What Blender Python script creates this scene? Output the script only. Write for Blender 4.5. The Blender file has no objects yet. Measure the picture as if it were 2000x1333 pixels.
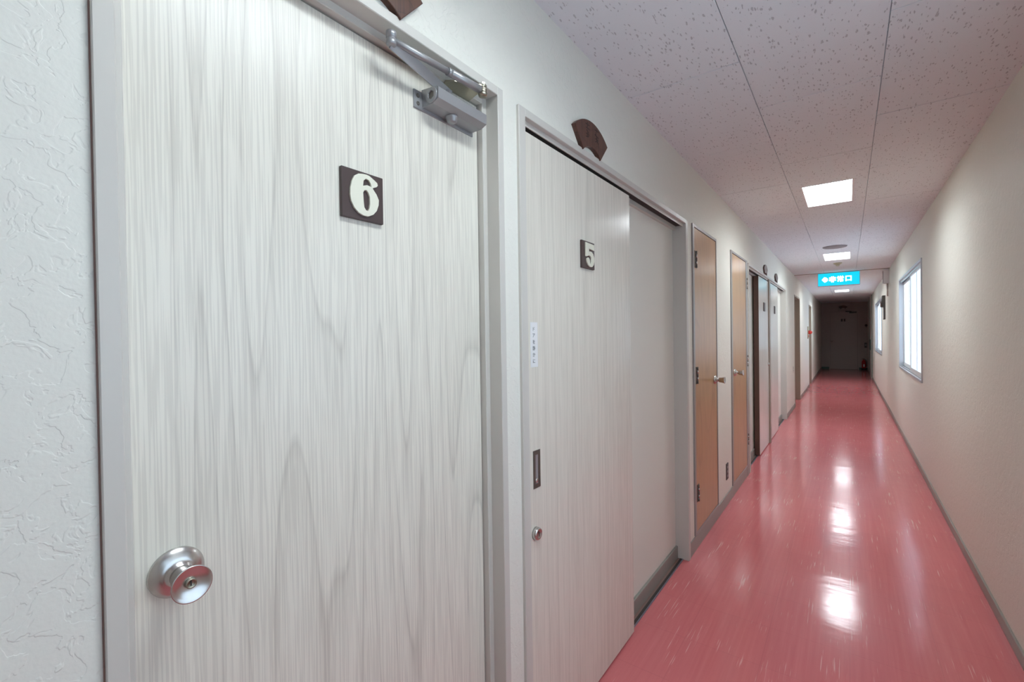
import bpy, bmesh, math, random
from mathutils import Vector, Matrix

random.seed(7)
scn = bpy.context.scene
col = scn.collection

# ------------------------------------------------------------------ camera
cd = bpy.data.cameras.new('camera'); cam = bpy.data.objects.new('camera', cd); col.objects.link(cam)
cd.lens = 16.0; cd.sensor_width = 36.0; cd.clip_start = 0.02
_r = Vector((0.80479, 0.59338, -0.01450)); _u = Vector((0.00566, 0.01675, 0.99984)); _f = Vector((-0.59353, 0.80475, -0.01012))
M = Matrix((( _r.x, _u.x, -_f.x, 0.0), (_r.y, _u.y, -_f.y, 0.0), (_r.z, _u.z, -_f.z, 1.39), (0, 0, 0, 1)))
cam.matrix_world = M
scn.camera = cam
# ------------------------------------------------------------------ world, exposure, light levels
w = bpy.data.worlds.new('world'); scn.world = w; w.use_nodes = True
w.node_tree.nodes['Background'].inputs[0].default_value = (0.75, 0.86, 1.0, 1)
w.node_tree.nodes['Background'].inputs[1].default_value = 0.6
vs = scn.view_settings
vs.view_transform = 'Standard'; vs.look = 'None'; vs.gamma = 1.0; vs.use_curve_mapping = False
vs.exposure = 0.28
LAMP = 26.0          # ceiling lamp diffusers
DAY = 1.3           # frosted window panes
SIGN = 1.0

# ------------------------------------------------------------------ materials
def mat(name, color, rough=0.5, metal=0.0, spec=0.5):
    m = bpy.data.materials.new(name); m.use_nodes = True
    b = m.node_tree.nodes['Principled BSDF']
    b.inputs['Base Color'].default_value = (*color, 1)
    b.inputs['Roughness'].default_value = rough
    b.inputs['Metallic'].default_value = metal
    b.inputs['Specular IOR Level'].default_value = spec
    return m
class NT:
    def __init__(s, m): s.t = m.node_tree; s.b = s.t.nodes['Principled BSDF']; s.out = s.t.nodes['Material Output']
    def n(s, typ, **kw):
        x = s.t.nodes.new(typ)
        for k, v in kw.items():
            if k in x.inputs: x.inputs[k].default_value = v
            else: setattr(x, k, v)
        return x
    def l(s, a, b): s.t.links.new(a, b)
    def coords(s, scale):
        tc = s.n('ShaderNodeNewGeometry'); mp = s.n('ShaderNodeMapping'); mp.inputs['Scale'].default_value = scale
        s.l(tc.outputs['Position'], mp.inputs['Vector']); return mp.outputs['Vector']
    def ramp(s, fac, stops):
        r = s.n('ShaderNodeValToRGB'); e = r.color_ramp.elements
        while len(e) < len(stops): e.new(0.5)
        for x, (p, c) in zip(e, stops): x.position = p; x.color = (*c, 1) if len(c) == 3 else c
        s.l(fac, r.inputs['Fac']); return r.outputs['Color']
    def math(s, op, a, b=None, c=None):
        m = s.n('ShaderNodeMath', operation=op)
        for i, v in enumerate((a, b, c)):
            if v is None: continue
            if isinstance(v, (int, float)): m.inputs[i].default_value = v
            else: s.l(v, m.inputs[i])
        return m.outputs[0]
    def mix(s, fac, a, b, mode='MIX'):
        m = s.n('ShaderNodeMix', data_type='RGBA', blend_type=mode)
        for sock, v in ((m.inputs['Factor'], fac), (m.inputs['A'], a), (m.inputs['B'], b)):
            if isinstance(v, (int, float)): sock.default_value = v
            elif isinstance(v, tuple): sock.default_value = (*v, 1)
            else: s.l(v, sock)
        return m.outputs['Result']
    def bump(s, h, strength, dist):
        b = s.n('ShaderNodeBump', Strength=strength, Distance=dist); s.l(h, b.inputs['Height']); s.l(b.outputs['Normal'], s.b.inputs['Normal'])
    def base(s, c): s.l(c, s.b.inputs['Base Color'])
def G(v): return (v, v, v)

def wallpaper(name, color, relief=0.42):
    m = mat(name, color, 0.62, 0, 0.35); t = NT(m)
    v = t.coords((1, 1, 1))
    a = t.n('ShaderNodeTexNoise', Scale=30.0, Detail=3.0, Roughness=0.6, Distortion=0.5); t.l(v, a.inputs['Vector'])
    e = t.ramp(a.outputs['Fac'], [(0.0, G(0)), (0.46, G(0.25)), (0.49, G(0.75)), (0.72, G(0.9)), (0.8, G(1))])
    b = t.n('ShaderNodeTexNoise', Scale=160.0, Detail=2.0); t.l(v, b.inputs['Vector'])
    h = t.math('ADD', e, t.math('MULTIPLY', b.outputs['Fac'], 0.22))
    t.bump(h, relief, 0.0025)
    c = t.n('ShaderNodeTexNoise', Scale=1.6, Detail=3.0); t.l(v, c.inputs['Vector'])
    t.base(t.mix(t.math('MULTIPLY', c.outputs['Fac'], 0.35), tuple(color), tuple(x * 0.93 for x in color)))
    return m
WALL = wallpaper('wallpaper_embossed', (0.835, 0.815, 0.735))
WALL_FLAT = wallpaper('wallpaper_smooth', (0.835, 0.815, 0.735), 0.08)
WALL_END = wallpaper('wallpaper_end_dimmed', (0.50, 0.44, 0.40))  # beige darkened to put part of the far end's dimness into the colour

def ceiling_mat():
    m = mat('rockwool_board', (0.62, 0.585, 0.585), 0.9, 0, 0.2); t = NT(m)
    v = t.coords((1, 0.30, 1))
    wn = t.n('ShaderNodeTexNoise', Scale=110.0, Detail=1.0); t.l(v, wn.inputs['Vector'])
    off = t.n('ShaderNodeVectorMath', operation='MULTIPLY_ADD'); t.l(wn.outputs['Color'], off.inputs[0])
    off.inputs[1].default_value = (0.012, 0.008, 0); t.l(v, off.inputs[2])
    vo = t.n('ShaderNodeTexVoronoi', Scale=125.0, feature='F1', Randomness=1.0); t.l(off.outputs[0], vo.inputs['Vector'])
    sep = t.n('ShaderNodeSeparateColor'); t.l(vo.outputs['Color'], sep.inputs[0])
    size = t.math('MULTIPLY', t.math('MULTIPLY', sep.outputs[0], sep.outputs[0]), 0.36)
    pit = t.ramp(t.math('SUBTRACT', t.math('ADD', vo.outputs['Distance'], 0.4), size), [(0.40, G(0)), (0.47, G(1))])
    fine = t.n('ShaderNodeTexNoise', Scale=420.0, Detail=2.0); t.l(v, fine.inputs['Vector'])
    t.base(t.mix(pit, (0.58, 0.585, 0.60), (0.84, 0.865, 0.885)))  # pits drawn darker to paint in the shade of their hollows
    t.bump(t.math('ADD', pit, t.math('MULTIPLY', fine.outputs['Fac'], 0.25)), 0.5, 0.002)
    return m
CEIL = ceiling_mat()

def floor_mat():
    m = mat('red_vinyl', (0.45, 0.11, 0.10), 0.16, 0, 0.38); t = NT(m)
    vs_ = t.coords((60, 1.6, 1))
    s1 = t.n('ShaderNodeTexNoise', Scale=1.0, Detail=4.0, Roughness=0.6); t.l(vs_, s1.inputs['Vector'])
    tone = t.ramp(s1.outputs['Fac'], [(0.3, (0.675, 0.175, 0.18)), (0.55, (0.70, 0.19, 0.195)), (0.75, (0.725, 0.21, 0.215))])
    v2 = t.coords((150, 4.5, 1))
    s2 = t.n('ShaderNodeTexNoise', Scale=1.0, Detail=2.0, Roughness=0.5); t.l(v2, s2.inputs['Vector'])
    v3 = t.coords((9, 3.0, 1))
    s3 = t.n('ShaderNodeTexNoise', Scale=1.0, Detail=1.0); t.l(v3, s3.inputs['Vector'])
    dash = t.ramp(t.math('MULTIPLY', s2.outputs['Fac'], t.math('ADD', s3.outputs['Fac'], 0.5)), [(0.69, G(0)), (0.78, G(0.6))])
    br = t.n('ShaderNodeTexBrick', offset=0.0, **{'Scale': 1.0, 'Mortar Size': 0.0018, 'Mortar Smooth': 0.0, 'Brick Width': 0.303, 'Row Height': 0.303, 'Bias': 0.0})
    br.inputs['Color1'].default_value = (0.97, 0.97, 0.97, 1); br.inputs['Color2'].default_value = (1, 1, 1, 1); br.inputs['Mortar'].default_value = (0.92, 0.92, 0.92, 1)
    t.l(t.coords((1, 1, 1)), br.inputs['Vector'])
    c = t.mix(1.0, tone, br.outputs['Color'], 'MULTIPLY')
    c = t.mix(dash, c, (0.86, 0.52, 0.46))
    t.base(c)
    vb = t.coords((3.5, 11, 1)); nb = t.n('ShaderNodeTexNoise', Scale=1.0, Detail=2.0); t.l(vb, nb.inputs['Vector'])
    vc = t.coords((2.2, 3.0, 1)); nc = t.n('ShaderNodeTexNoise', Scale=1.0, Detail=1.0); t.l(vc, nc.inputs['Vector'])
    t.bump(t.math('ADD', t.math('MULTIPLY', nb.outputs['Fac'], 0.55), nc.outputs['Fac']), 0.30, 0.006)
    rr = t.n('ShaderNodeTexNoise', Scale=9.0, Detail=3.0); t.l(t.coords((1, 0.5, 1)), rr.inputs['Vector'])
    mr = t.n('ShaderNodeMapRange'); mr.inputs['To Min'].default_value = 0.10; mr.inputs['To Max'].default_value = 0.18; t.l(rr.outputs['Fac'], mr.inputs['Value']); t.l(mr.outputs[0], t.b.inputs['Roughness'])
    return m
FLOOR = floor_mat()

def wood(name, base, line, rough, uscale, zscale, rings, fine, off=(0, 0, 0), contrast=1.0, spec=0.5):
    m = mat(name, base, rough, 0, spec); t = NT(m)
    tc = t.n('ShaderNodeNewGeometry'); mp = t.n('ShaderNodeMapping'); mp.inputs['Scale'].default_value = (uscale, uscale, zscale); mp.inputs['Location'].default_value = off
    t.l(tc.outputs['Position'], mp.inputs['Vector'])
    a = t.n('ShaderNodeTexNoise', Scale=1.0, Detail=0.0, Roughness=0.3, Distortion=0.0); t.l(mp.outputs['Vector'], a.inputs['Vector'])
    ph = t.math('FRACT', t.math('MULTIPLY', a.outputs['Fac'], rings))
    ring = t.ramp(ph, [(0.0, G(0.80 * contrast)), (0.07, G(0.34 * contrast)), (0.30, G(0.08)), (0.60, G(0.0)), (0.95, G(0.06)), (1.0, G(0.80 * contrast))])
    g = t.n('ShaderNodeTexNoise', Scale=1.0, Detail=2.0, Roughness=0.5); t.l(t.coords((fine, fine, 5)), g.inputs['Vector'])
    gr = t.ramp(g.outputs['Fac'], [(0.45, G(0.0)), (0.56, G(0.58 * contrast))])
    f = t.math('MINIMUM', t.math('ADD', ring, gr), 1.0)
    t.base(t.mix(f, tuple(base), tuple(line)))
    t.bump(f, 0.06, 0.001)
    return m
ASH = wood('pale_ash_laminate', (0.83, 0.79, 0.69), (0.54, 0.50, 0.43), 0.32, 11.0, 0.6, 7.0, 300, (0, 0.3, 0.2), 0.62)
ASH2 = wood('pale_streaked_laminate', (0.83, 0.785, 0.69), (0.60, 0.56, 0.48), 0.20, 7, 0.12, 10.0, 260, (0, 3, 1), 0.5)
PLY = wood('tan_plywood', (0.50, 0.295, 0.135), (0.35, 0.185, 0.085), 0.30, 3.5, 0.7, 5.0, 120, (1, 2, 0), 0.55)
LEAF_EDGE = mat('dark_brown_edge', (0.10, 0.05, 0.035), 0.5)
FRAME = mat('greige_paint', (0.63, 0.60, 0.545), 0.38)
FRAME_DARK = mat('taupe_post_paint', (0.34, 0.275, 0.215), 0.4)
GAP = mat('dark_gap', (0.05, 0.04, 0.035), 0.8)
BASE = mat('grey_vinyl_base', (0.31, 0.295, 0.26), 0.38)
STEEL = mat('brushed_steel', (0.62, 0.60, 0.58), 0.26, 1.0)
STEEL_SATIN = mat('satin_silver_paint', (0.38, 0.38, 0.385), 0.36, 0.5)
BRASS = mat('zinc_yellow_plate', (0.40, 0.37, 0.29), 0.34, 1.0)
DARKM = mat('dark_metal', (0.06, 0.055, 0.05), 0.4, 0.6)
HINGE = mat('aged_bronze_hinge', (0.20, 0.185, 0.165), 0.35, 0.8)
ALU = mat('aluminium', (0.55, 0.57, 0.60), 0.35, 0.7)
ALU_FRAME = mat('grey_closet_frame', (0.36, 0.345, 0.33), 0.4, 0.3)
PLATE = mat('chocolate_plate', (0.072, 0.046, 0.042), 0.42)
IVORY = mat('ivory_numeral', (0.80, 0.78, 0.64), 0.45)
PAPER = mat('white_paper', (0.86, 0.86, 0.85), 0.6)
INK = mat('black_ink', (0.03, 0.03, 0.03), 0.7)
FAN = wood('carved_dark_wood', (0.115, 0.048, 0.03), (0.05, 0.022, 0.016), 0.42, 14, 14, 3.0, 90, (0, 0, 0), 0.8)
CARVE = mat('carved_stroke_black', (0.022, 0.014, 0.012), 0.5)
WHITE_M = mat('white_enamel', (0.86, 0.86, 0.86), 0.35)
GREY_PL = mat('grey_plastic', (0.30, 0.27, 0.27), 0.5)
BEIGE_PL = mat('beige_plastic', (0.42, 0.38, 0.26), 0.5)
RED_PL = mat('red_lamp', (0.75, 0.06, 0.04), 0.25)
RED_EX = mat('extinguisher_red', (0.42, 0.02, 0.02), 0.25)
BLACK = mat('black_rubber', (0.02, 0.02, 0.02), 0.5)
BOARD = mat('dark_board', (0.09, 0.085, 0.08), 0.5)
GREEN = mat('dark_green_paint', (0.05, 0.12, 0.10), 0.5)
POSTER = mat('teal_notice', (0.07, 0.16, 0.14), 0.5)
RUST = mat('primer_edge', (0.26, 0.15, 0.125), 0.6)
TRACK = mat('worn_track_metal', (0.34, 0.32, 0.40), 0.3, 0.8)
DOOR_END = mat('end_door_dimmed', (0.46, 0.40, 0.36), 0.4)  # end door colour lowered too, carrying the dimness of the unlit end
def emit(name, color, strength, base=(0.8, 0.8, 0.8)):
    m = mat(name, base, 0.4)
    b = m.node_tree.nodes['Principled BSDF']
    b.inputs['Emission Color'].default_value = (*color, 1); b.inputs['Emission Strength'].default_value = strength
    return m
LAMPM = emit('lit_lamp_diffuser', (0.86, 0.95, 1.0), LAMP)
LAMPM_DIM = emit('lit_lamp_diffuser_dimmed', (0.85, 0.95, 1.0), LAMP * 0.76)  # nearest lamp, strength lowered so the near doors do not blow out
PANE = emit('frosted_daylight_pane', (0.56, 0.78, 1.0), DAY)
SIGN_G = emit('lit_sign_green', (0.0, 0.52, 0.74), SIGN, (0.0, 0.3, 0.3))
SIGN_W = emit('lit_sign_white', (0.92, 1.0, 1.0), SIGN * 1.5)

# ------------------------------------------------------------------ mesh helpers
ORG = {}
class MB:
    def __init__(s): s.bm = bmesh.new()
    def box(s, x0, x1, y0, y1, z0, z1, bev=0.0, seg=2):
        b = bmesh.new()
        bmesh.ops.create_cube(b, size=1.0)
        for v in b.verts:
            v.co = Vector((x0 + (v.co.x + .5) * (x1 - x0), y0 + (v.co.y + .5) * (y1 - y0), z0 + (v.co.z + .5) * (z1 - z0)))
        if bev > 0: bmesh.ops.bevel(b, geom=b.edges[:], offset=bev, segments=seg, profile=0.5, affect='EDGES')
        s._join(b); return s
    def _join(s, b):
        bmesh.ops.recalc_face_normals(b, faces=b.faces[:])
        me = bpy.data.meshes.new('tmp'); b.to_mesh(me); b.free(); s.bm.from_mesh(me); bpy.data.meshes.remove(me)
    def lathe(s, prof, o, axis, n=32, smooth=True):
        """prof: (distance along axis, radius); o: origin"""
        b = bmesh.new(); ax = Vector(axis).normalized(); q = ax.to_track_quat('Z', 'Y'); o = Vector(o)
        rings = []
        for d, r in prof:
            if r < 1e-6: rings.append([b.verts.new(o + ax * d)])
            else: rings.append([b.verts.new(o + ax * d + q @ Vector((r * math.cos(2 * math.pi * k / n), r * math.sin(2 * math.pi * k / n), 0))) for k in range(n)])
        for A, B in zip(rings, rings[1:]):
            for k in range(n):
                k2 = (k + 1) % n
                if len(A) == 1 and len(B) == 1: continue
                f = (A[0], B[k], B[k2]) if len(A) == 1 else ((A[k], A[k2], B[0]) if len(B) == 1 else (A[k], A[k2], B[k2], B[k]))
                b.faces.new(f).smooth = smooth
        if len(rings[0]) > 1: b.faces.new(rings[0])
        if len(rings[-1]) > 1: b.faces.new(rings[-1][::-1])
        s._join(b); return s
    def tube(s, p, q, r, r2=None, n=20):
        p = Vector(p); q = Vector(q); L = (q - p).length
        return s.lathe([(0, r), (L, r if r2 is None else r2)], p, q - p, n)
    def bar(s, p, q, wide, thick, side):
        """flat bar from p to q; side = direction of its width"""
        p = Vector(p); q = Vector(q); d = (q - p).normalized(); sd = Vector(side); sd = (sd - d * sd.dot(d)).normalized(); t = d.cross(sd)
        b = bmesh.new(); vs_ = []
        for e in (p, q):
            for a, c in ((-1, -1), (1, -1), (1, 1), (-1, 1)): vs_.append(b.verts.new(e + sd * a * wide / 2 + t * c * thick / 2))
        for f in ((0, 1, 2, 3), (7, 6, 5, 4), (0, 4, 5, 1), (1, 5, 6, 2), (2, 6, 7, 3), (3, 7, 4, 0)): b.faces.new([vs_[i] for i in f])
        s._join(b); return s
    def prism(s, loops, o, U, V, N, depth, bev=0.0):
        """outer loop + hole loops in (u, v); extruded by depth along N"""
        o = Vector(o); U = Vector(U); V = Vector(V); N = Vector(N)
        b = bmesh.new(); edges = []
        for lp in loops:
            vv = [b.verts.new(o + U * u + V * v) for u, v in lp]
            edges += [b.edges.new((vv[i], vv[(i + 1) % len(vv)])) for i in range(len(vv))]
        bmesh.ops.triangle_fill(b, use_beauty=True, use_dissolve=False, edges=edges, normal=N)
        r = bmesh.ops.extrude_face_region(b, geom=b.faces[:])
        bmesh.ops.translate(b, verts=[g for g in r['geom'] if isinstance(g, bmesh.types.BMVert)], vec=N * depth)
        if bev > 0:
            eds = [e for e in b.edges if len(e.link_faces) == 2 and e.calc_face_angle(0) > 0.9 and all((v.co - o).dot(N) > depth * .5 for v in e.verts)]
            bmesh.ops.bevel(b, geom=eds, offset=bev, segments=2, profile=.5, affect='EDGES')
        s._join(b); return s
    def build(s, name, m, parent=None, label=None, cat=None, group=None, kind=None):
        me = bpy.data.meshes.new(name)
        org = ORG.get(parent.name, Vector()) if parent else Vector()
        if org.length: bmesh.ops.translate(s.bm, verts=s.bm.verts[:], vec=-org)
        s.bm.to_mesh(me); s.bm.free(); me.materials.append(m)
        o = bpy.data.objects.new(name, me); col.objects.link(o)
        ORG[o.name] = org
        if parent: o.parent = parent
        return tag(o, label, cat, group, kind)
def tag(o, label=None, cat=None, group=None, kind=None):
    if label: o['label'] = label
    if cat: o['category'] = cat
    if group: o['group'] = group
    if kind: o['kind'] = kind
    return o
def empty(name, loc, label=None, cat=None, group=None, kind=None):
    o = bpy.data.objects.new(name, None); col.objects.link(o); o.location = loc; o.empty_display_size = 0.1
    ORG[o.name] = Vector(loc)
    return tag(o, label, cat, group, kind)
def bx(*a, **k): return MB().box(*a, **k)
def text_mesh(name, body, size, o, U, V, m, parent, depth=0.0003, offset=0.0):
    c = bpy.data.curves.new('tmp_text', 'FONT'); c.body = body; c.size = size; c.extrude = depth / 2; c.offset = offset
    c.align_x = 'CENTER'; c.align_y = 'CENTER'; c.resolution_u = 3
    t = bpy.data.objects.new('tmp_text', c); col.objects.link(t)
    bpy.context.view_layer.update()
    me = bpy.data.meshes.new_from_object(t); bpy.data.objects.remove(t); bpy.data.curves.remove(c)
    U = Vector(U); V = Vector(V); N = U.cross(V)
    xs = [v.co.x for v in me.vertices]; ys = [v.co.y for v in me.vertices]
    cx, cy = (min(xs) + max(xs)) / 2, (min(ys) + max(ys)) / 2
    org = ORG[parent.name]
    for v in me.vertices: v.co = Vector(o) - org + U * (v.co.x - cx) + V * (v.co.y - cy) + N * v.co.z
    me.name = name; me.materials.clear(); me.materials.append(m)
    ob = bpy.data.objects.new(name, me); col.objects.link(ob); ob.parent = parent; ORG[ob.name] = org
    return ob

# ------------------------------------------------------------------ dimensions
XL, XR = -0.795, 0.576        # wall faces
XF = -0.785                   # face of the door casings
ZC = 2.455                    # ceiling
Y0, Y1 = -2.6, 20.7
XB = -0.96                    # back of the left wall
# ------------------------------------------------------------------ shell
bx(XB - 0.1, XR + 0.2, Y0 - 0.1, Y1 + 0.12, -0.1, 0.0).build('floor', FLOOR, label='glossy red vinyl corridor floor with pale streaks', cat='floor', kind='structure')

OPEN_L = [(0.158, 1.038, 2.091), (1.116, 2.89, 2.085), (5.02, 8.45, 2.085), (9.93, 11.08, 2.09), (13.85, 14.74, 2.09)]
wl = MB(); y = Y0
for a, b, z in OPEN_L:
    wl.box(XB, XL, y, a, 0, ZC + 0.01); wl.box(XB, XL, a, b, z, ZC + 0.01); y = b
wl.box(XB, XL, y, Y1, 0, ZC + 0.01)
wl.build('wall_left', WALL, label='white embossed wallpaper wall lined with doors', cat='wall', kind='structure')

WIN = [(-0.50, 1.80), (5.83, 8.15), (12.15, 14.80)]; WZ0, WZ1 = 0.885, 2.085
wr = MB(); y = Y0
for a, b in WIN:
    wr.box(XR, XR + 0.16, y, a, 0, ZC + 0.01); wr.box(XR, XR + 0.16, a, b, 0, WZ0); wr.box(XR, XR + 0.16, a, b, WZ1, ZC + 0.01); y = b
wr.box(XR, XR + 0.16, y, Y1, 0, ZC + 0.01)
wr.build('wall_right', WALL, label='plain wallpaper wall with the corridor windows', cat='wall', kind='structure')
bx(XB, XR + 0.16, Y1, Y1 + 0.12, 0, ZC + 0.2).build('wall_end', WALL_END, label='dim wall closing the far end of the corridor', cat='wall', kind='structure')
bx(XB, XR + 0.16, Y0 - 0.1, Y0, 0, ZC + 0.2).build('wall_back', WALL, kind='structure', label='plain wall closing the corridor opposite the far door', cat='wall')

# ceiling: slab above, boards below it
LX0, LX1 = -0.267, 0.037
LIGHTS = [(0.36, 1.01), (3.98, 4.63), (7.58, 8.27), (11.05, 11.72), (14.35, 15.02)]
ceil = bx(XB, XR + 0.16, Y0 - 0.1, Y1 + 0.12, ZC + 0.17, ZC + 0.22).build('ceiling', CEIL, label='ceiling of pitted rock-wool boards in staggered rows', cat='ceiling', kind='structure')
cols = [(XL - 0.01, -0.335, 1.985), (-0.335, 0.121, 2.455), (0.121, XR + 0.01, 1.985)]
J = 0.0012
for ci, (xa, xb, yj) in enumerate(cols):
    ys = yj - 0.91 * 6
    while ys < Y1:
        a, b = max(ys, Y0), min(ys + 0.91, Y1)
        ys += 0.91
        if b - a < 0.03: continue
        xa_, xb_ = xa + (J if ci else 0), xb - (J if ci < 2 else 0); a_, b_ = a + J * 1.5, b - J * 1.5
        m = MB(); zt = ZC + 0.012; dz = random.uniform(-0.0006, 0.0006)
        hole = [l for l in LIGHTS if ci == 1 and l[0] < b_ and l[1] > a_]
        if not hole: m.box(xa_, xb_, a_, b_, ZC + dz, zt, 0.0012, 1)
        else:
            h0, h1 = max(hole[0][0], a_), min(hole[0][1], b_)
            m.box(xa_, LX0, a_, b_, ZC + dz, zt); m.box(LX1, xb_, a_, b_, ZC + dz, zt)
            if h0 - a_ > 1e-4: m.box(LX0, LX1, a_, h0, ZC + dz, zt)
            if b_ - h1 > 1e-4: m.box(LX0, LX1, h1, b_, ZC + dz, zt)
        m.build('ceiling_board', CEIL, ceil)
bx(XL, XR, 9.97, 10.0, ZC - 0.008, ZC + 0.002).build('trim_1', FRAME_DARK, label='thin dark strip crossing the ceiling above the exit sign', cat='trim', kind='structure')

# baseboards
for n, (a, b) in enumerate([(Y0, 0.158), (1.038, 1.116), (2.89, 5.02), (8.45, 9.93), (11.08, 13.85), (14.74, Y1)]):
    bx(XL - 0.002, XL + 0.007, a, b, 0, 0.075 if n != 2 else 0.09, 0.002, 1).build('baseboard_left', BASE, kind='structure', label='grey vinyl baseboard along the door wall', cat='baseboard', group='baseboards along the door wall')
bx(XR - 0.009, XR + 0.002, Y0, Y1, 0, 0.062, 0.003, 1).build('baseboard_right', BASE, kind='structure', label='grey vinyl baseboard along the window wall', cat='baseboard')
for a, b in ((XL + 0.007, -0.56), (0.33, XR - 0.009)):
    bx(a, b, Y1 - 0.008, Y1 + 0.002, 0, 0.08).build('baseboard_end', GREEN, kind='structure', label='dark baseboard beside the far door', cat='baseboard', group='baseboards at the far end')

# ------------------------------------------------------------------ windows
def window(n, a, b, label):
    w_ = empty('window_%d' % n, (XR, (a + b) / 2, WZ0), label, 'window', kind='structure')
    f = MB(); t = 0.022
    f.box(XR - 0.010, XR + 0.15, a, a + t, WZ0, WZ1); f.box(XR - 0.010, XR + 0.15, b - t, b, WZ0, WZ1)
    f.box(XR - 0.010, XR + 0.15, a + t, b - t, WZ1 - t, WZ1); f.box(XR - 0.012, XR + 0.15, a + t, b - t, WZ0, WZ0 + t)
    f.build('window_frame', ALU, w_)
    tr = MB()
    for x in (0.004, 0.034, 0.064): tr.box(XR + x, XR + x + 0.005, a + t, b - t, WZ0 + t, WZ0 + t + 0.014)
    for x in (0.004, 0.034, 0.064): tr.box(XR + x, XR + x + 0.005, a + t, b - t, WZ1 - t - 0.03, WZ1 - t)
    tr.build('sash_track', ALU, w_)
    mid = (a + b) / 2; s = 0.045
    for (c, d, x) in ((a + t, mid + 0.03, 0.0095), (mid - 0.03, b - t, 0.0395)):
        z0, z1 = WZ0 + t + 0.008, WZ1 - t - 0.012
        g = MB()
        g.box(XR + x, XR + x + 0.024, c, c + s, z0, z1, 0.002, 1); g.box(XR + x, XR + x + 0.024, d - s, d, z0, z1, 0.002, 1)
        g.box(XR + x, XR + x + 0.024, c + s, d - s, z0, z0 + 0.05, 0.002, 1); g.box(XR + x, XR + x + 0.024, c + s, d - s, z1 - 0.04, z1, 0.002, 1)
        m2 = (c + d) / 2; g.box(XR + x + 0.004, XR + x + 0.02, m2 - 0.012, m2 + 0.012, z0 + 0.05, z1 - 0.04)
        sash = g.build('sash', WHITE_M, w_)
        for p, q in ((c + s, m2 - 0.012), (m2 + 0.012, d - s)):
            bx(XR + x + 0.010, XR + x + 0.014, p, q, z0 + 0.05, z1 - 0.04).build('pane', PANE, sash)
window(1, *WIN[1], 'frosted sliding window facing the pair of sliding doors')
window(2, *WIN[2], 'frosted sliding window on the far stretch beyond the exit sign')
window(3, *WIN[0], 'frosted sliding window opposite the door numbered 6')

# ------------------------------------------------------------------ number plates
SIX = [[(0.54, 0.052), (0.424, 0.074), (0.324, 0.141), (0.259, 0.271), (0.223, 0.406), (0.216, 0.547), (0.237, 0.669), (0.309, 0.795), (0.41, 0.878), (0.525, 0.914), (0.64, 0.912), (0.77, 0.848), (0.856, 0.751), (0.906, 0.62), (0.914, 0.511), (0.856, 0.405), (0.784, 0.325), (0.763, 0.293), (0.863, 0.246), (0.892, 0.206), (0.878, 0.156), (0.799, 0.11), (0.683, 0.055), (0.612, 0.046)],
       [(0.525, 0.298), (0.54, 0.191), (0.597, 0.14), (0.662, 0.148), (0.712, 0.214), (0.724, 0.274), (0.626, 0.261)],
       [(0.525, 0.441), (0.554, 0.389), (0.604, 0.377), (0.647, 0.413), (0.683, 0.497), (0.686, 0.641), (0.669, 0.736), (0.633, 0.796), (0.59, 0.791), (0.547, 0.735), (0.532, 0.582)]]
FIVE = [[(.28, .06), (.95, .08), (.95, .30), (.53, .27), (.53, .38), (.62, .355), (.75, .36), (.87, .43), (.945, .55), (.955, .70), (.90, .83), (.78, .92), (.62, .935), (.47, .88), (.37, .78), (.345, .68), (.385, .625), (.47, .595), (.55, .62), (.60, .68), (.61, .77), (.65, .83), (.705, .81), (.73, .72), (.725, .62), (.68, .555), (.59, .52), (.47, .53), (.37, .57), (.28, .57)]]
def number_plate(parent, x, y0, z0, s, digit=None):
    p = bx(x, x + 0.009, y0, y0 + s, z0, z0 + s, 0.0015, 2).build('number_plate', PLATE, parent, label='chocolate brown square plate' if digit else None)
    if digit:
        lp = [[((u - 0.055) * s, (1 - v) * s) for u, v in l] for l in digit]
        MB().prism(lp, (x + 0.009, y0, z0), (0, 1, 0), (0, 0, 1), (1, 0, 0), 0.0045, 0.0010).build('numeral', IVORY, p, label='raised ivory numeral')
    return p

# ------------------------------------------------------------------ door 1: hinged door numbered 6
d1 = empty('door_1', (-0.84, 0.6, 0), 'pale ash hinged door numbered 6 with round steel knob and closer', 'door', kind='structure')
def frame_u(y0, y1, z1, prof, m, parent, name='door_frame', bev=0.0015):
    """three-sided frame; prof = list of (x0, x1, inset0, inset1)"""
    f = MB()
    for x0, x1, i0, i1 in prof:
        f.box(x0, x1, y0 + i0, y0 + i1, 0, z1 - i0, bev, 1); f.box(x0, x1, y1 - i1, y1 - i0, 0, z1 - i0, bev, 1)
        f.box(x0, x1, y0 + i1, y1 - i1, z1 - i1, z1 - i0, bev, 1)
    return f.build(name, m, parent)
frame_u(0.158, 1.038, 2.091, [(XB, XF, -0.0005, 0.024), (XB, -0.828, 0.020, 0.041)], FRAME, d1)
frame_u(0.158, 1.038, 2.091, [(XL - 0.001, XL + 0.0035, -0.0018, 0.0)], RUST, d1, 'frame_edge_line', 0)
leaf = bx(-0.885, -0.847, 0.2005, 0.9945, 0.006, 2.0465, 0.0012, 1).build('door_leaf', ASH, d1)
bx(-0.95, -0.89, 0.199, 0.997, 0, 2.05).build('door_stop', GAP, d1)
ky, kz = 0.255, 1.030
kn = MB().lathe([(0, 0.0375), (0.003, 0.0378), (0.005, 0.0365), (0.009, 0.031), (0.012, 0.0255), (0.014, 0.022), (0.015, 0.0165), (0.022, 0.0155)], (-0.847, ky, kz), (1, 0, 0), 48).build('door_knob', STEEL, d1, label='brushed steel round knob')
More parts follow.
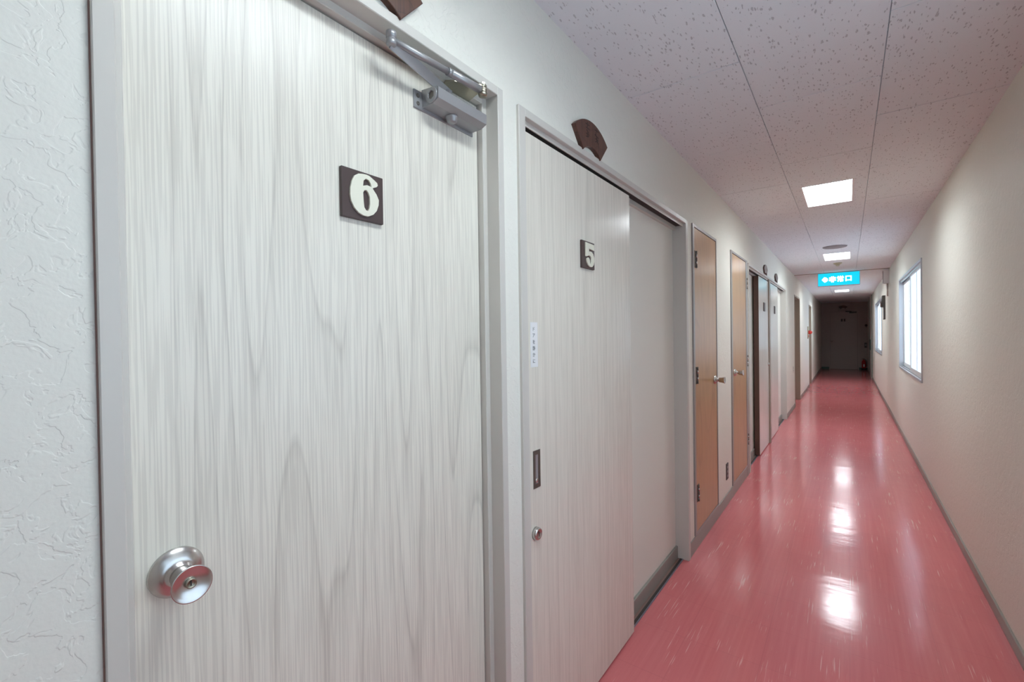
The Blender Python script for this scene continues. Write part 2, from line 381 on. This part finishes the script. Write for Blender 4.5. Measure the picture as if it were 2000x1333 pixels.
MB().lathe([(0.020, 0.013), (0.026, 0.0155), (0.036, 0.0185), (0.052, 0.0215), (0.060, 0.0245), (0.064, 0.0268), (0.0655, 0.0268), (0.0655, 0.0255), (0.063, 0.021), (0.060, 0.014), (0.0585, 0.0078), (0.0585, 0.0)], (-0.847, ky, kz), (1, 0, 0), 48).build('knob_grip', STEEL, kn)
MB().lathe([(0.0575, 0.0072), (0.062, 0.0072), (0.0625, 0.0055), (0.0605, 0.0048), (0.0605, 0.0)], (-0.847, ky, kz), (1, 0, 0), 28).build('key_cylinder', BRASS, kn)
bx(-0.7868, -0.7859, ky - 0.0011, ky + 0.0011, kz - 0.0035, kz + 0.0035).build('keyhole', GAP, kn)
number_plate(d1, -0.847, 0.5525, 1.645, 0.104, SIX)
# door closer
cl = MB()
cl.prism([[(-0.844, 1.9585), (-0.806, 1.9585), (-0.7865, 1.9665), (-0.7855, 1.992), (-0.790, 1.996), (-0.844, 2.002)]], (0, 0.783, 0), (1, 0, 0), (0, 0, 1), (0, 1, 0), 0.181)
closer = cl.build('door_closer', STEEL_SATIN, d1, label='silver hydraulic door closer with folding arm')
pl = MB().box(-0.8475, -0.8425, 0.757, 0.972, 1.951, 1.996, 0.001, 1)
pl.build('mounting_plate', STEEL_SATIN, closer)
for z in (1.964, 1.983): MB().lathe([(0, 0.0052), (0.0018, 0.0045), (0.0018, 0.0022), (0.0006, 0.0020), (0.0006, 0)], (-0.8425, 0.769, z), (1, 0, 0), 14).build('screw', HINGE, closer)
ring = [(0.0185 * math.cos(k * math.pi / 12), 0.0185 * math.sin(k * math.pi / 12)) for k in range(24)]
hexa = [(0.0105 * math.cos(k * math.pi / 3 + .5), 0.0105 * math.sin(k * math.pi / 3 + .5)) for k in range(6)]
MB().prism([ring, hexa], (-0.808, 0.7832, 1.978), (1, 0, 0), (0, 0, 1), (0, -1, 0), 0.004, 0.0008).build('end_cap', STEEL_SATIN, closer)
MB().prism([[(u * 1.0, v * 1.0) for u, v in hexa]], (-0.808, 0.7835, 1.978), (1, 0, 0), (0, 0, 1), (0, -1, 0), 0.0006).build('end_socket', HINGE, closer)
MB().lathe([(0, 0.016), (0.004, 0.0165), (0.006, 0.0145), (0.014, 0.0125), (0.018, 0.008), (0.0185, 0)], (-0.818, 0.862, 1.9595), (0, 0, -1), 28).build('valve_cap', STEEL_SATIN, closer)
MB().lathe([(0, 0.010), (0.022, 0.010), (0.024, 0.008), (0.024, 0)], (-0.815, 0.838, 1.992), (0, 0, 1), 20).build('spindle', STEEL_SATIN, closer)
EL = Vector((-0.787, 0.645, 2.033)); SH = Vector((-0.769, 0.929, 2.037))
MB().bar((-0.814, 0.852, 2.008), (EL.x, EL.y, 2.026), 0.023, 0.005, (0.45, 0.1, 0.9)).build('main_arm', STEEL_SATIN, closer)
el = MB().lathe([(-0.013, 0), (-0.013, 0.0085), (-0.011, 0.0105), (0.000, 0.0105), (0.0005, 0.0095), (0.003, 0.0095), (0.0035, 0.0112), (0.0155, 0.0112), (0.0175, 0.009), (0.0175, 0)], EL, (0, 0, 1), 24)
el.build('elbow_joint', STEEL_SATIN, closer)
rd = (SH - EL).normalized(); jn = EL.lerp(SH, 0.58)
MB().tube(EL + rd * 0.006, jn, 0.0075).build('fore_rod', STEEL_SATIN, closer)
MB().lathe([(0, 0.0095), (0.010, 0.0095), (0.0105, 0.0084), (0.013, 0.0084), (0.0135, 0.0098), ((SH - jn).length - 0.008, 0.0098)], jn - rd * 0.004, rd, 20).build('rod_sleeve', STEEL_SATIN, closer)
MB().lathe([(-0.014, 0), (-0.014, 0.011), (-0.006, 0.0125), (-0.005, 0.010), (0.000, 0.0125), (0.006, 0.0125), (0.007, 0.009), (0.010, 0.009), (0.0105, 0.0105), (0.0145, 0.0105), (0.015, 0)], SH, (0, 0, 1), 20).build('pivot', BRASS, closer)
MB().lathe([(0, 0.0075), (0.006, 0.0075), (0.007, 0.006), (0.007, 0)], SH + Vector((0, 0, 0.015)), (0, 0, 1), 6, False).build('pivot_nut', STEEL, closer)
MB().prism([[(-0.846, 0.860), (-0.826, 0.848), (-0.806, 0.862), (-0.778, 0.905), (-0.760, 0.925), (-0.762, 0.938), (-0.785, 0.940), (-0.846, 0.960)]], (0, 0, 2.046), (1, 0, 0), (0, 1, 0), (0, 0, 1), 0.004).build('arm_bracket', BRASS, closer)

# ------------------------------------------------------------------ door 2: sliding door numbered 5
def bay(parent, y0, y1, z1, right_w, boards, tracks):
    """casing, recess lining, header and floor track of a sliding-door bay"""
    f = MB()
    f.box(XB, XF, y0, y0 + 0.034, 0, z1, 0.0015, 1); f.box(XB, XF, y1 - right_w, y1, 0, z1, 0.0015, 1)
    f.box(XB, XF, y0 + 0.034, y1 - right_w, z1 - 0.025, z1, 0.0015, 1)
    fr = f.build('door_frame', FRAME, parent)
    a, b = y0 + 0.034, y1 - right_w
    bx(-0.866, -0.846, a, b, z1 - 0.055, z1 - 0.024).build('header_rail', FRAME, parent)
    bx(-0.846, -0.807, a, b, z1 - 0.034, z1 - 0.024).build('header_groove', GAP, parent)
    bx(-0.807, -0.803, a, b, z1 - 0.041, z1 - 0.024).build('header_lip', FRAME, parent)
    bx(XB, -0.866, a, b, 0, z1 - 0.024).build('recess_wall', WALL_FLAT, parent)
    for p, q in boards: bx(-0.867, -0.853, p, q, 0, 0.078, 0.002, 1).build('recess_baseboard', BASE, parent)
    for p, q in tracks:
        bx(-0.852, -0.840, p, q, 0, 0.003).build('floor_track', RUST, parent)
        bx(-0.840, -0.826, p, q, 0, 0.0042).build('floor_track_groove', GAP, parent)
        bx(-0.826, -0.820, p, q, 0, 0.005).build('floor_track_rail', TRACK, parent)
    return fr
d2 = empty('door_2', (-0.83, 2.0, 0), 'pale sliding door numbered 5 with flush pull and paper notice', 'door', kind='structure')
bay(d2, 1.116, 2.89, 2.085, 0.034, [(2.0, 2.856)], [(1.9, 2.856)])
bx(-0.841, -0.8055, 1.150, 2.016, 0.010, 2.0305, 0.001, 1).build('door_leaf', ASH2, d2)
number_plate(d2, -0.8058, 1.530, 1.645, 0.104, FIVE)
pn = bx(-0.8058, -0.8050, 1.190, 1.231, 1.291, 1.434).build('paper_notice', PAPER, d2, label='white paper notice with vertical handwriting')
for i, ch in enumerate('ドアを静かに'):
    text_mesh('handwritten_character', ch, 0.0155, (-0.8049, 1.2085, 1.4125 - i * 0.0205), (0, 1, 0), (0, 0, 1), INK, pn)
fp = MB().prism([[(1.195, 0.903), (1.235, 0.903), (1.235, 1.024), (1.195, 1.024)], [(1.207, 0.917), (1.223, 0.917), (1.223, 1.010), (1.207, 1.010)]], (-0.8058, 0, 0), (0, 1, 0), (0, 0, 1), (1, 0, 0), 0.0022).build('flush_pull', HINGE, d2, label='dark bronze flush pull')
bx(-0.8058, -0.8050, 1.207, 1.223, 0.917, 1.010).build('pull_recess', GREY_PL, fp)
MB().lathe([(0, 0.008), (0.0016, 0.007), (0.002, 0)], (-0.8052, 1.215, 0.927), (1, 0, 0), 20).build('pull_button', STEEL, fp)
lk = MB().lathe([(0, 0.0205), (0.012, 0.0195), (0.015, 0.0175), (0.0155, 0.013), (0.0145, 0.012), (0.0145, 0)], (-0.8058, 1.203, 0.761), (1, 0, 0), 28).build('key_lock', STEEL, d2, label='round steel key lock')
bx(-0.7914, -0.7908, 1.2015, 1.2045, 0.753, 0.769).build('key_slot', GAP, lk)

# ------------------------------------------------------------------ doors 3, 4: narrow closet doors
def closet(n, y0, y1, ly0, ly1, hinge_y, knob_y, label, to_floor):
    d = empty('door_%d' % n, (XL, (y0 + y1) / 2, 0.09), label, 'door', kind='structure')
    f = MB(); t = 0.022
    f.box(XL - 0.01, XL + 0.009, y0, ly0 - 0.003, 0.095, 2.095, 0.001, 1); f.box(XL - 0.01, XL + 0.009, ly1 + 0.003, y1, 0.0 if to_floor else 0.095, 2.095, 0.001, 1)
    f.box(XL - 0.01, XL + 0.009, ly0 - 0.003, ly1 + 0.003, 2.076, 2.095, 0.001, 1); f.box(XL - 0.01, XL + 0.009, ly0 - 0.003, ly1 + 0.003, 0.090, 0.107, 0.001, 1)
    f.build('door_frame', ALU_FRAME, d)
    bx(XL - 0.009, XL + 0.0012, ly0 - 0.003, ly1 + 0.003, 0.106, 2.077).build('door_gap', GAP, d)
    bx(XL - 0.008, XL + 0.006, ly0, ly1, 0.110, 2.073, 0.001, 1).build('door_leaf', PLY, d)
    for z in (1.871, 1.120, 0.355):
        h = bx(XL + 0.006, XL + 0.0085, hinge_y - 0.024, hinge_y + 0.024, z - 0.055, z + 0.055).build('hinge', HINGE, d)
        for k in range(5):
            MB().tube((XL + 0.012, hinge_y, z - 0.055 + k * 0.022 + 0.001), (XL + 0.012, hinge_y, z - 0.055 + (k + 1) * 0.022 - 0.001), 0.0055, n=12).build('hinge_knuckle', STEEL if k % 2 else HINGE, h)
    k = MB().lathe([(0, 0.031), (0.003, 0.0315), (0.007, 0.029), (0.012, 0.024), (0.016, 0.0175), (0.018, 0.0125), (0.030, 0.0115)], (XL + 0.006, knob_y, 1.05), (1, 0, 0), 32).build('door_knob', STEEL, d)
    MB().lathe([(0.028, 0.0115), (0.034, 0.0175), (0.048, 0.0195), (0.064, 0.0235), (0.069, 0.0250), (0.071, 0.024), (0.068, 0.017), (0.066, 0.007), (0.066, 0)], (XL + 0.006, knob_y, 1.05), (1, 0, 0), 32).build('knob_grip', STEEL, k)
    return d
closet(3, 3.012, 3.660, 3.048, 3.640, 3.085, 3.570, 'tan plywood closet door next to the door numbered 5', False)
closet(4, 4.190, 4.972, 4.240, 4.875, 4.925, 4.300, 'tan plywood closet door beside the pair of sliding doors', True)
vt = empty('wall_outlet', (XL, 3.99, 0.2), 'small dark outlet low on the wall between the two closet doors', 'outlet')
bx(XL - 0.002, XL + 0.006, 3.955, 4.025, 0.205, 0.335, 0.002, 1).build('cover_plate', BOARD, vt)
for z in (0.235, 0.27, 0.305): bx(XL + 0.005, XL + 0.0085, 3.965, 4.015, z - 0.008, z + 0.008).build('socket', GREY_PL, vt)

sw = empty('wall_switch', (XL, 9.62, 0.66), 'small pale socket plate on the wall between the sliding pair and the recessed door', 'socket')
bx(XL - 0.002, XL + 0.006, 9.585, 9.655, 0.66, 0.78, 0.002, 1).build('cover_plate', FRAME, sw)
for z in (0.69, 0.735): bx(XL + 0.005, XL + 0.008, 9.602, 9.638, z, z + 0.022).build('socket', GREY_PL, sw)

# ------------------------------------------------------------------ doors 5, 6: pair of sliding doors
d5 = empty('door_5', (-0.83, 6.1, 0), 'glossy sliding door with a dark brown edge, beside the closet door', 'door', kind='structure')
bay(d5, 5.02, 8.45, 2.085, 0.034, [(5.054, 5.80), (7.40, 8.416)], [(5.054, 5.8), (7.40, 8.416)])
lf = bx(-0.841, -0.8000, 5.752, 6.50, 0.010, 2.0305, 0.001, 1).build('door_leaf', ASH2, d5)
bx(-0.850, -0.8005, 5.743, 5.752, 0.010, 2.0305).build('leaf_edge', LEAF_EDGE, d5, label='dark brown door edge')
bx(XB, -0.786, 6.50, 6.60, 0, 2.06, 0.0015, 1).build('centre_post', FRAME_DARK, d5, label='taupe post between the two leaves')
number_plate(d5, -0.8003, 6.095, 1.645, 0.104)
MB().lathe([(0, 0.0205), (0.012, 0.0195), (0.0155, 0.013), (0.0145, 0)], (-0.8003, 6.44, 1.0), (1, 0, 0), 20).build('key_lock', STEEL, d5)
d6 = empty('door_6', (-0.83, 7.0, 0), 'glossy sliding door beyond the taupe post, with small dark plate', 'door', kind='structure')
bx(-0.841, -0.8000, 6.60, 7.47, 0.010, 2.0305, 0.001, 1).build('door_leaf', ASH2, d6)
number_plate(d6, -0.8003, 7.055, 1.645, 0.104)

# doors 7, 8 deep in their openings on the far stretch
for n, (a, b, z, xd, lb) in ((7, (9.93, 11.08, 2.09, -0.893, 'recessed door in a taupe opening below the exit sign')), (8, (13.85, 14.74, 2.09, -0.865, 'recessed door beside the fire alarm button'))):
    d = empty('door_%d' % n, (-0.86, (a + b) / 2, 0), lb, 'door', kind='structure')
    frame_u(a, b, z, [(XB, XF - 0.004, -0.0005, 0.03)], FRAME_DARK, d)
    bx(XB, xd, a + 0.03, b - 0.03, 0.004, z - 0.03).build('door_leaf', ASH2, d)
    MB().lathe([(0, 0.03), (0.006, 0.028), (0.012, 0.012), (0.03, 0.012), (0.04, 0.025), (0.055, 0.026), (0.056, 0)], (xd, a + 0.1, 1.0), (1, 0, 0), 20).build('door_knob', STEEL, d)
# door 9: far end
d9 = empty('door_9', (-0.12, Y1, 0), 'shade-darkened beige door in the wall at the far end', 'door', kind='structure')
f = MB()
f.box(-0.56, -0.525, Y1 - 0.02, Y1 + 0.02, 0, 2.17); f.box(0.295, 0.33, Y1 - 0.02, Y1 + 0.02, 0, 2.17); f.box(-0.525, 0.295, Y1 - 0.02, Y1 + 0.02, 2.135, 2.17)
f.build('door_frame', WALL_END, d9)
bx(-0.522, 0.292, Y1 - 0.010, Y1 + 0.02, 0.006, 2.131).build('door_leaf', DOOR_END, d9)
bx(-0.525, 0.295, Y1 - 0.006, Y1 + 0.02, 0.0, 2.135).build('door_gap', GAP, d9)
MB().lathe([(0, 0.032), (0.006, 0.030), (0.012, 0.012), (0.03, 0.012), (0.045, 0.026), (0.058, 0.026), (0.059, 0)], (-0.475, Y1 - 0.010, 1.04), (0, -1, 0), 20).build('door_knob', STEEL, d9)
c9 = bx(0.05, 0.27, Y1 - 0.065, Y1 - 0.0095, 2.06, 2.11, 0.003, 1).build('door_closer', DARKM, d9)
MB().bar((0.12, Y1 - 0.04, 2.115), (-0.06, Y1 - 0.10, 2.125), 0.03, 0.008, (0, 0, 1)).build('closer_arm', DARKM, c9)
for x in (-0.195, -0.115): bx(x, x + 0.055, Y1 - 0.019, Y1 - 0.0095, 1.76, 1.86, 0.001, 1).build('number_plate', PLATE, d9)
# panel frame on the window wall near the far end
d10 = empty('door_10', (XR, 17.45, 0), 'beige flush door with green edge and teal notice on the window wall', 'door', kind='structure')
f = MB(); f.box(XR - 0.010, XR + 0.01, 16.86, 16.93, 0, ZC); f.box(XR - 0.03, XR + 0.01, 18.02, 18.09, 0, ZC)
f.build('door_frame', GREEN, d10)
bx(XR - 0.022, XR + 0.005, 16.93, 18.02, 0.005, ZC).build('door_leaf', FRAME, d10)
bx(XR - 0.026, XR - 0.0215, 17.2, 17.9, 0.82, 1.14).build('notice', POSTER, d10)

# ------------------------------------------------------------------ fan-shaped plaques
FAN_STROKES = [  # carved strokes of the two worn characters, (x0, z0, x1, z1) in the fan's own frame
    (-.055, .182, -.025, .182), (-.04, .192, -.04, .172), (-.054, .168, -.024, .168), (-.048, .160, -.03, .152), (-.052, .146, -.026, .146), (-.04, .158, -.04, .134), (-.052, .134, -.03, .140),
    (.022, .184, .052, .184), (.036, .190, .030, .168), (.022, .166, .054, .160), (.026, .152, .050, .150), (.038, .164, .040, .138), (.024, .138, .036, .146), (.052, .136, .042, .146)]
def fan(cy, zc, x, label, axis='y', strokes=True):
    """zc: height of the outer corners"""
    R1, R2, A = 0.205, 0.108, math.radians(42)
    zo = zc - R1 * math.cos(A)
    U, N = ((0, 1, 0), (1, 0, 0)) if axis == 'y' else ((1, 0, 0), (0, -1, 0))
    o = Vector((x, cy, zo)) if axis == 'y' else Vector((cy, x, zo))
    t = empty('fan_plaque', o + Vector((0, 0, R2 * math.cos(A))), label, 'plaque', 'fan-shaped wooden plaques above the doors')
    lp = [(R1 * math.sin(-A + 2 * A * k / 20), R1 * math.cos(-A + 2 * A * k / 20)) for k in range(21)] + [(R2 * math.sin(A - 2 * A * k / 14), R2 * math.cos(A - 2 * A * k / 14)) for k in range(15)]
    body = MB().prism([lp], o, U, (0, 0, 1), N, 0.018, 0.002).build('fan_board', FAN, t)
    if strokes:
        for a, b, c, d in FAN_STROKES:
            p = o + Vector(U) * a + Vector((0, 0, b)) + Vector(N) * 0.0175; q = o + Vector(U) * c + Vector((0, 0, d)) + Vector(N) * 0.0175
            MB().bar(p, q, 0.0042, 0.002, Vector(N).cross(q - p)).build('carved_stroke', CARVE, t)
fan(0.595, 2.157, XL - 0.002, 'dark carved wooden fan plaque above the door numbered 6')
fan(1.592, 2.150, XL - 0.002, 'dark carved wooden fan plaque above the sliding door numbered 5')
fan(6.19, 2.150, XL - 0.002, 'dark wooden fan plaque above the sliding door with the brown edge', strokes=False)
fan(7.21, 2.150, XL - 0.002, 'dark wooden fan plaque above the sliding door beyond the taupe post', strokes=False)
fan(-0.13, 2.30, Y1 + 0.002, 'dark wooden fan plaque above the door at the far end', 'x', strokes=False)

# ------------------------------------------------------------------ ceiling fixtures
LBL = ['recessed dimmer ceiling light over the door numbered 6', 'recessed rectangular ceiling light over the closet doors', 'recessed ceiling light between the round grille and the detector', 'recessed ceiling light hidden just behind the exit sign', 'recessed ceiling light on the far stretch beyond the exit sign']
D = 0.11
for li, ((a, b), lb) in enumerate(zip(LIGHTS, LBL)):
    t = empty('ceiling_light', ((LX0 + LX1) / 2, (a + b) / 2, ZC), lb, 'ceiling light', 'recessed lights along the corridor ceiling')
    h = MB(); e = 0.004
    h.box(LX0, LX0 + e, a, b, ZC - 0.002, ZC + D + 0.02); h.box(LX1 - e, LX1, a, b, ZC - 0.002, ZC + D + 0.02)
    h.box(LX0 + e, LX1 - e, a, a + e, ZC - 0.002, ZC + D + 0.02); h.box(LX0 + e, LX1 - e, b - e, b, ZC - 0.002, ZC + D + 0.02)
    h.box(LX0 + e, LX1 - e, a + e, b - e, ZC + D + 0.012, ZC + D + 0.02)
    h.build('housing', WHITE_M, t)
    r = MB(); g = 0.008
    r.box(LX0 - g, LX0, a - g, b + g, ZC - 0.003, ZC + 0.001); r.box(LX1, LX1 + g, a - g, b + g, ZC - 0.003, ZC + 0.001)
    r.box(LX0, LX1, a - g, a, ZC - 0.003, ZC + 0.001); r.box(LX0, LX1, b, b + g, ZC - 0.003, ZC + 0.001)
    r.build('rim', WHITE_M, t)
    bx(LX0 + e, LX1 - e, a + e, b - e, ZC + D, ZC + D + 0.006).build('diffuser', LAMPM if li else LAMPM_DIM, t)
    for x in (-0.19, -0.04):
        MB().tube((x, b - 0.10, ZC + 0.022), (x, b - 0.10, ZC + D + 0.002), 0.003, n=8).box(x - 0.008, x + 0.008, b - 0.106, b - 0.094, ZC + 0.018, ZC + 0.03).build('lamp_clip', GREY_PL, t)

sp = empty('ceiling_speaker', (-0.123, 7.0, ZC), 'flat round grey grille on the ceiling before the second light', 'speaker')
MB().lathe([(0, 0.128), (0.006, 0.126), (0.010, 0.118), (0.010, 0.108), (0.007, 0.106)], (-0.123, 7.0, ZC), (0, 0, -1), 40).build('rim', GREY_PL, sp)
MB().lathe([(0.004, 0.107), (0.008, 0.106), (0.012, 0.06), (0.013, 0)], (-0.123, 7.0, ZC), (0, 0, -1), 40).build('grille', GREY_PL, sp)
dt = empty('smoke_detector', (-0.118, 8.69, ZC), 'beige smoke detector on the ceiling before the exit sign', 'detector')
MB().lathe([(0, 0.058), (0.010, 0.056), (0.022, 0.040), (0.026, 0.030)], (-0.118, 8.69, ZC), (0, 0, -1), 28).build('base', BEIGE_PL, dt)
MB().lathe([(0.024, 0.026), (0.040, 0.024), (0.048, 0.014), (0.050, 0)], (-0.118, 8.69, ZC), (0, 0, -1), 28).build('sensing_head', BEIGE_PL, dt)

es = empty('exit_sign', (-0.127, 10.03, ZC - 0.245), 'lit blue-green emergency exit sign hanging from the ceiling', 'exit sign')
SX0, SX1, SZ0, SZ1, SY = -0.432, 0.180, 2.212, 2.447, 9.99
h = MB().box(SX0, SX1, SY, SY + 0.07, SZ0, SZ1 + 0.01, 0.004, 2); h.build('housing', ALU, es)
fc = bx(SX0 + 0.006, SX1 - 0.006, SY - 0.003, SY, SZ0 + 0.007, SZ1 - 0.006).build('lit_face', SIGN_G, es, label='lit blue-green face')
bx(-0.25, 0.0, SY + 0.005, SY + 0.06, SZ0 - 0.006, SZ0 + 0.001).build('lit_underside', WHITE_M, es)  # white strip painted as the lit underside of the sign housing
zm = (SZ0 + SZ1) / 2
MB().prism([[(-0.05, 0), (-0.012, 0.048), (0.016, 0.04), (0.042, 0.016), (0.042, -0.016), (0.016, -0.04), (-0.008, -0.05)]], (-0.322, SY - 0.003, zm), (1, 0, 0), (0, 0, 1), (0, -1, 0), 0.0012).build('direction_mark', SIGN_W, fc)
for i, ch in enumerate('非常口'):
    text_mesh('sign_character', ch, 0.108, (-0.212 + i * 0.115, SY - 0.0036, zm), (1, 0, 0), (0, 0, 1), SIGN_W, fc, 0.0008, 0.004)

# ------------------------------------------------------------------ small wall fittings
fa = empty('fire_alarm', (XL, 13.4, 1.22), 'beige alarm plate with red lamp on the door wall', 'fire alarm')
bx(XL - 0.002, XL + 0.018, 13.30, 13.45, 1.225, 1.53, 0.004, 2).build('back_plate', BEIGE_PL, fa)
MB().lathe([(0, 0.045), (0.02, 0.045), (0.05, 0.040), (0.075, 0.024), (0.08, 0)], (XL + 0.018, 13.375, 1.385), (1, 0, 0), 24).build('lamp', RED_PL, fa)
bx(XL + 0.017, XL + 0.024, 13.345, 13.405, 1.26, 1.32, 0.002, 1).build('push_button', RED_PL, fa)
cb = empty('junction_box', (XR, 10.1, 2.2), 'narrow white junction box high on the window wall by the exit sign', 'junction box')
bx(0.498, XR + 0.002, 10.05, 10.2, 2.205, 2.43, 0.004, 2).build('box_body', WHITE_M, cb)
bx(0.492, 0.4985, 10.055, 10.195, 2.215, 2.42).build('box_cover', GREY_PL, cb)
MB().tube((0.556, 10.12, 2.207), (0.556, 10.12, 1.99), 0.012).build('conduit', FRAME, cb)
wb = empty('wall_speaker_box', (XR, 11.1, 1.84), 'dark wedge-shaped box above a hanging board on the window wall', 'wall box')
MB().prism([[(XR + 0.002, 1.845), (0.515, 1.845), (0.530, 2.06), (XR + 0.002, 2.06)]], (0, 11.05, 0), (1, 0, 0), (0, 0, 1), (0, 1, 0), 0.28).build('box_body', BOARD, wb)
bx(0.508, 0.5155, 11.06, 11.32, 1.85, 1.95).build('front_panel', FAN, wb)
hb = empty('hanging_board', (XR, 11.1, 1.6), 'thin dark board hanging under the wall box', 'board')
bx(0.552, XR + 0.002, 11.05, 11.35, 1.61, 1.846).build('board_panel', BOARD, hb)
bx(0.550, 0.5525, 11.07, 11.33, 1.63, 1.83).build('board_sheet', GREY_PL, hb)
bb = empty('switch_box', (0.52, Y1, 0.8), 'small dark switch box on the far wall above the extinguisher', 'switch box')
bx(0.485, 0.555, Y1 - 0.05, Y1 + 0.002, 0.80, 0.98, 0.004, 2).build('box_body', BOARD, bb)
bx(0.50, 0.54, Y1 - 0.056, Y1 - 0.049, 0.86, 0.93, 0.002, 1).build('switch_lever', GREY_PL, bb)
bl = empty('wall_bell', (0.555, Y1, 1.6), 'little dark bell high on the far wall by the corner', 'bell')
MB().lathe([(0, 0.02), (0.02, 0.02), (0.022, 0.042), (0.035, 0.036), (0.043, 0.015), (0.044, 0)], (0.535, Y1 + 0.001, 1.6), (0, -1, 0), 24).build('gong', BOARD, bl)
MB().lathe([(0, 0.012), (0.03, 0.012), (0.032, 0)], (0.535, Y1 - 0.001, 1.545), (0, -1, 0), 14).build('striker', DARKM, bl)
ex = empty('fire_extinguisher', (0.462, Y1 - 0.14, 0), 'red fire extinguisher on a black stand in the far corner', 'fire extinguisher')
ey = Y1 - 0.14
MB().lathe([(0, 0.085), (0.02, 0.085), (0.025, 0.075), (0.07, 0.073), (0.071, 0.066), (0.03, 0.064), (0.03, 0)], (0.462, ey, 0), (0, 0, 1), 28).build('stand', BLACK, ex)
MB().lathe([(0.03, 0), (0.03, 0.055), (0.04, 0.062), (0.29, 0.062), (0.33, 0.050), (0.355, 0.026), (0.36, 0.020), (0.38, 0.020), (0.38, 0)], (0.462, ey, 0), (0, 0, 1), 28).build('cylinder', RED_EX, ex)
bx(0.442, 0.482, ey - 0.066, ey - 0.060, 0.12, 0.22).build('instruction_label', PAPER, ex)
MB().box(0.40, 0.50, ey - 0.012, ey + 0.012, 0.385, 0.395, 0.002, 1).box(0.40, 0.49, ey - 0.01, ey + 0.01, 0.41, 0.418, 0.002, 1).box(0.452, 0.472, ey - 0.012, ey + 0.012, 0.375, 0.418, 0.002, 1).build('lever_handle', BLACK, ex)
ho = MB(); pts = [Vector((0.475, ey, 0.385)), Vector((0.515, ey - 0.01, 0.37)), Vector((0.538, ey - 0.01, 0.31)), Vector((0.540, ey - 0.01, 0.2)), Vector((0.534, ey - 0.01, 0.12))]
for p, q in zip(pts, pts[1:]): ho.tube(p, q, 0.009, n=10)
ho.build('hose', BLACK, ex)
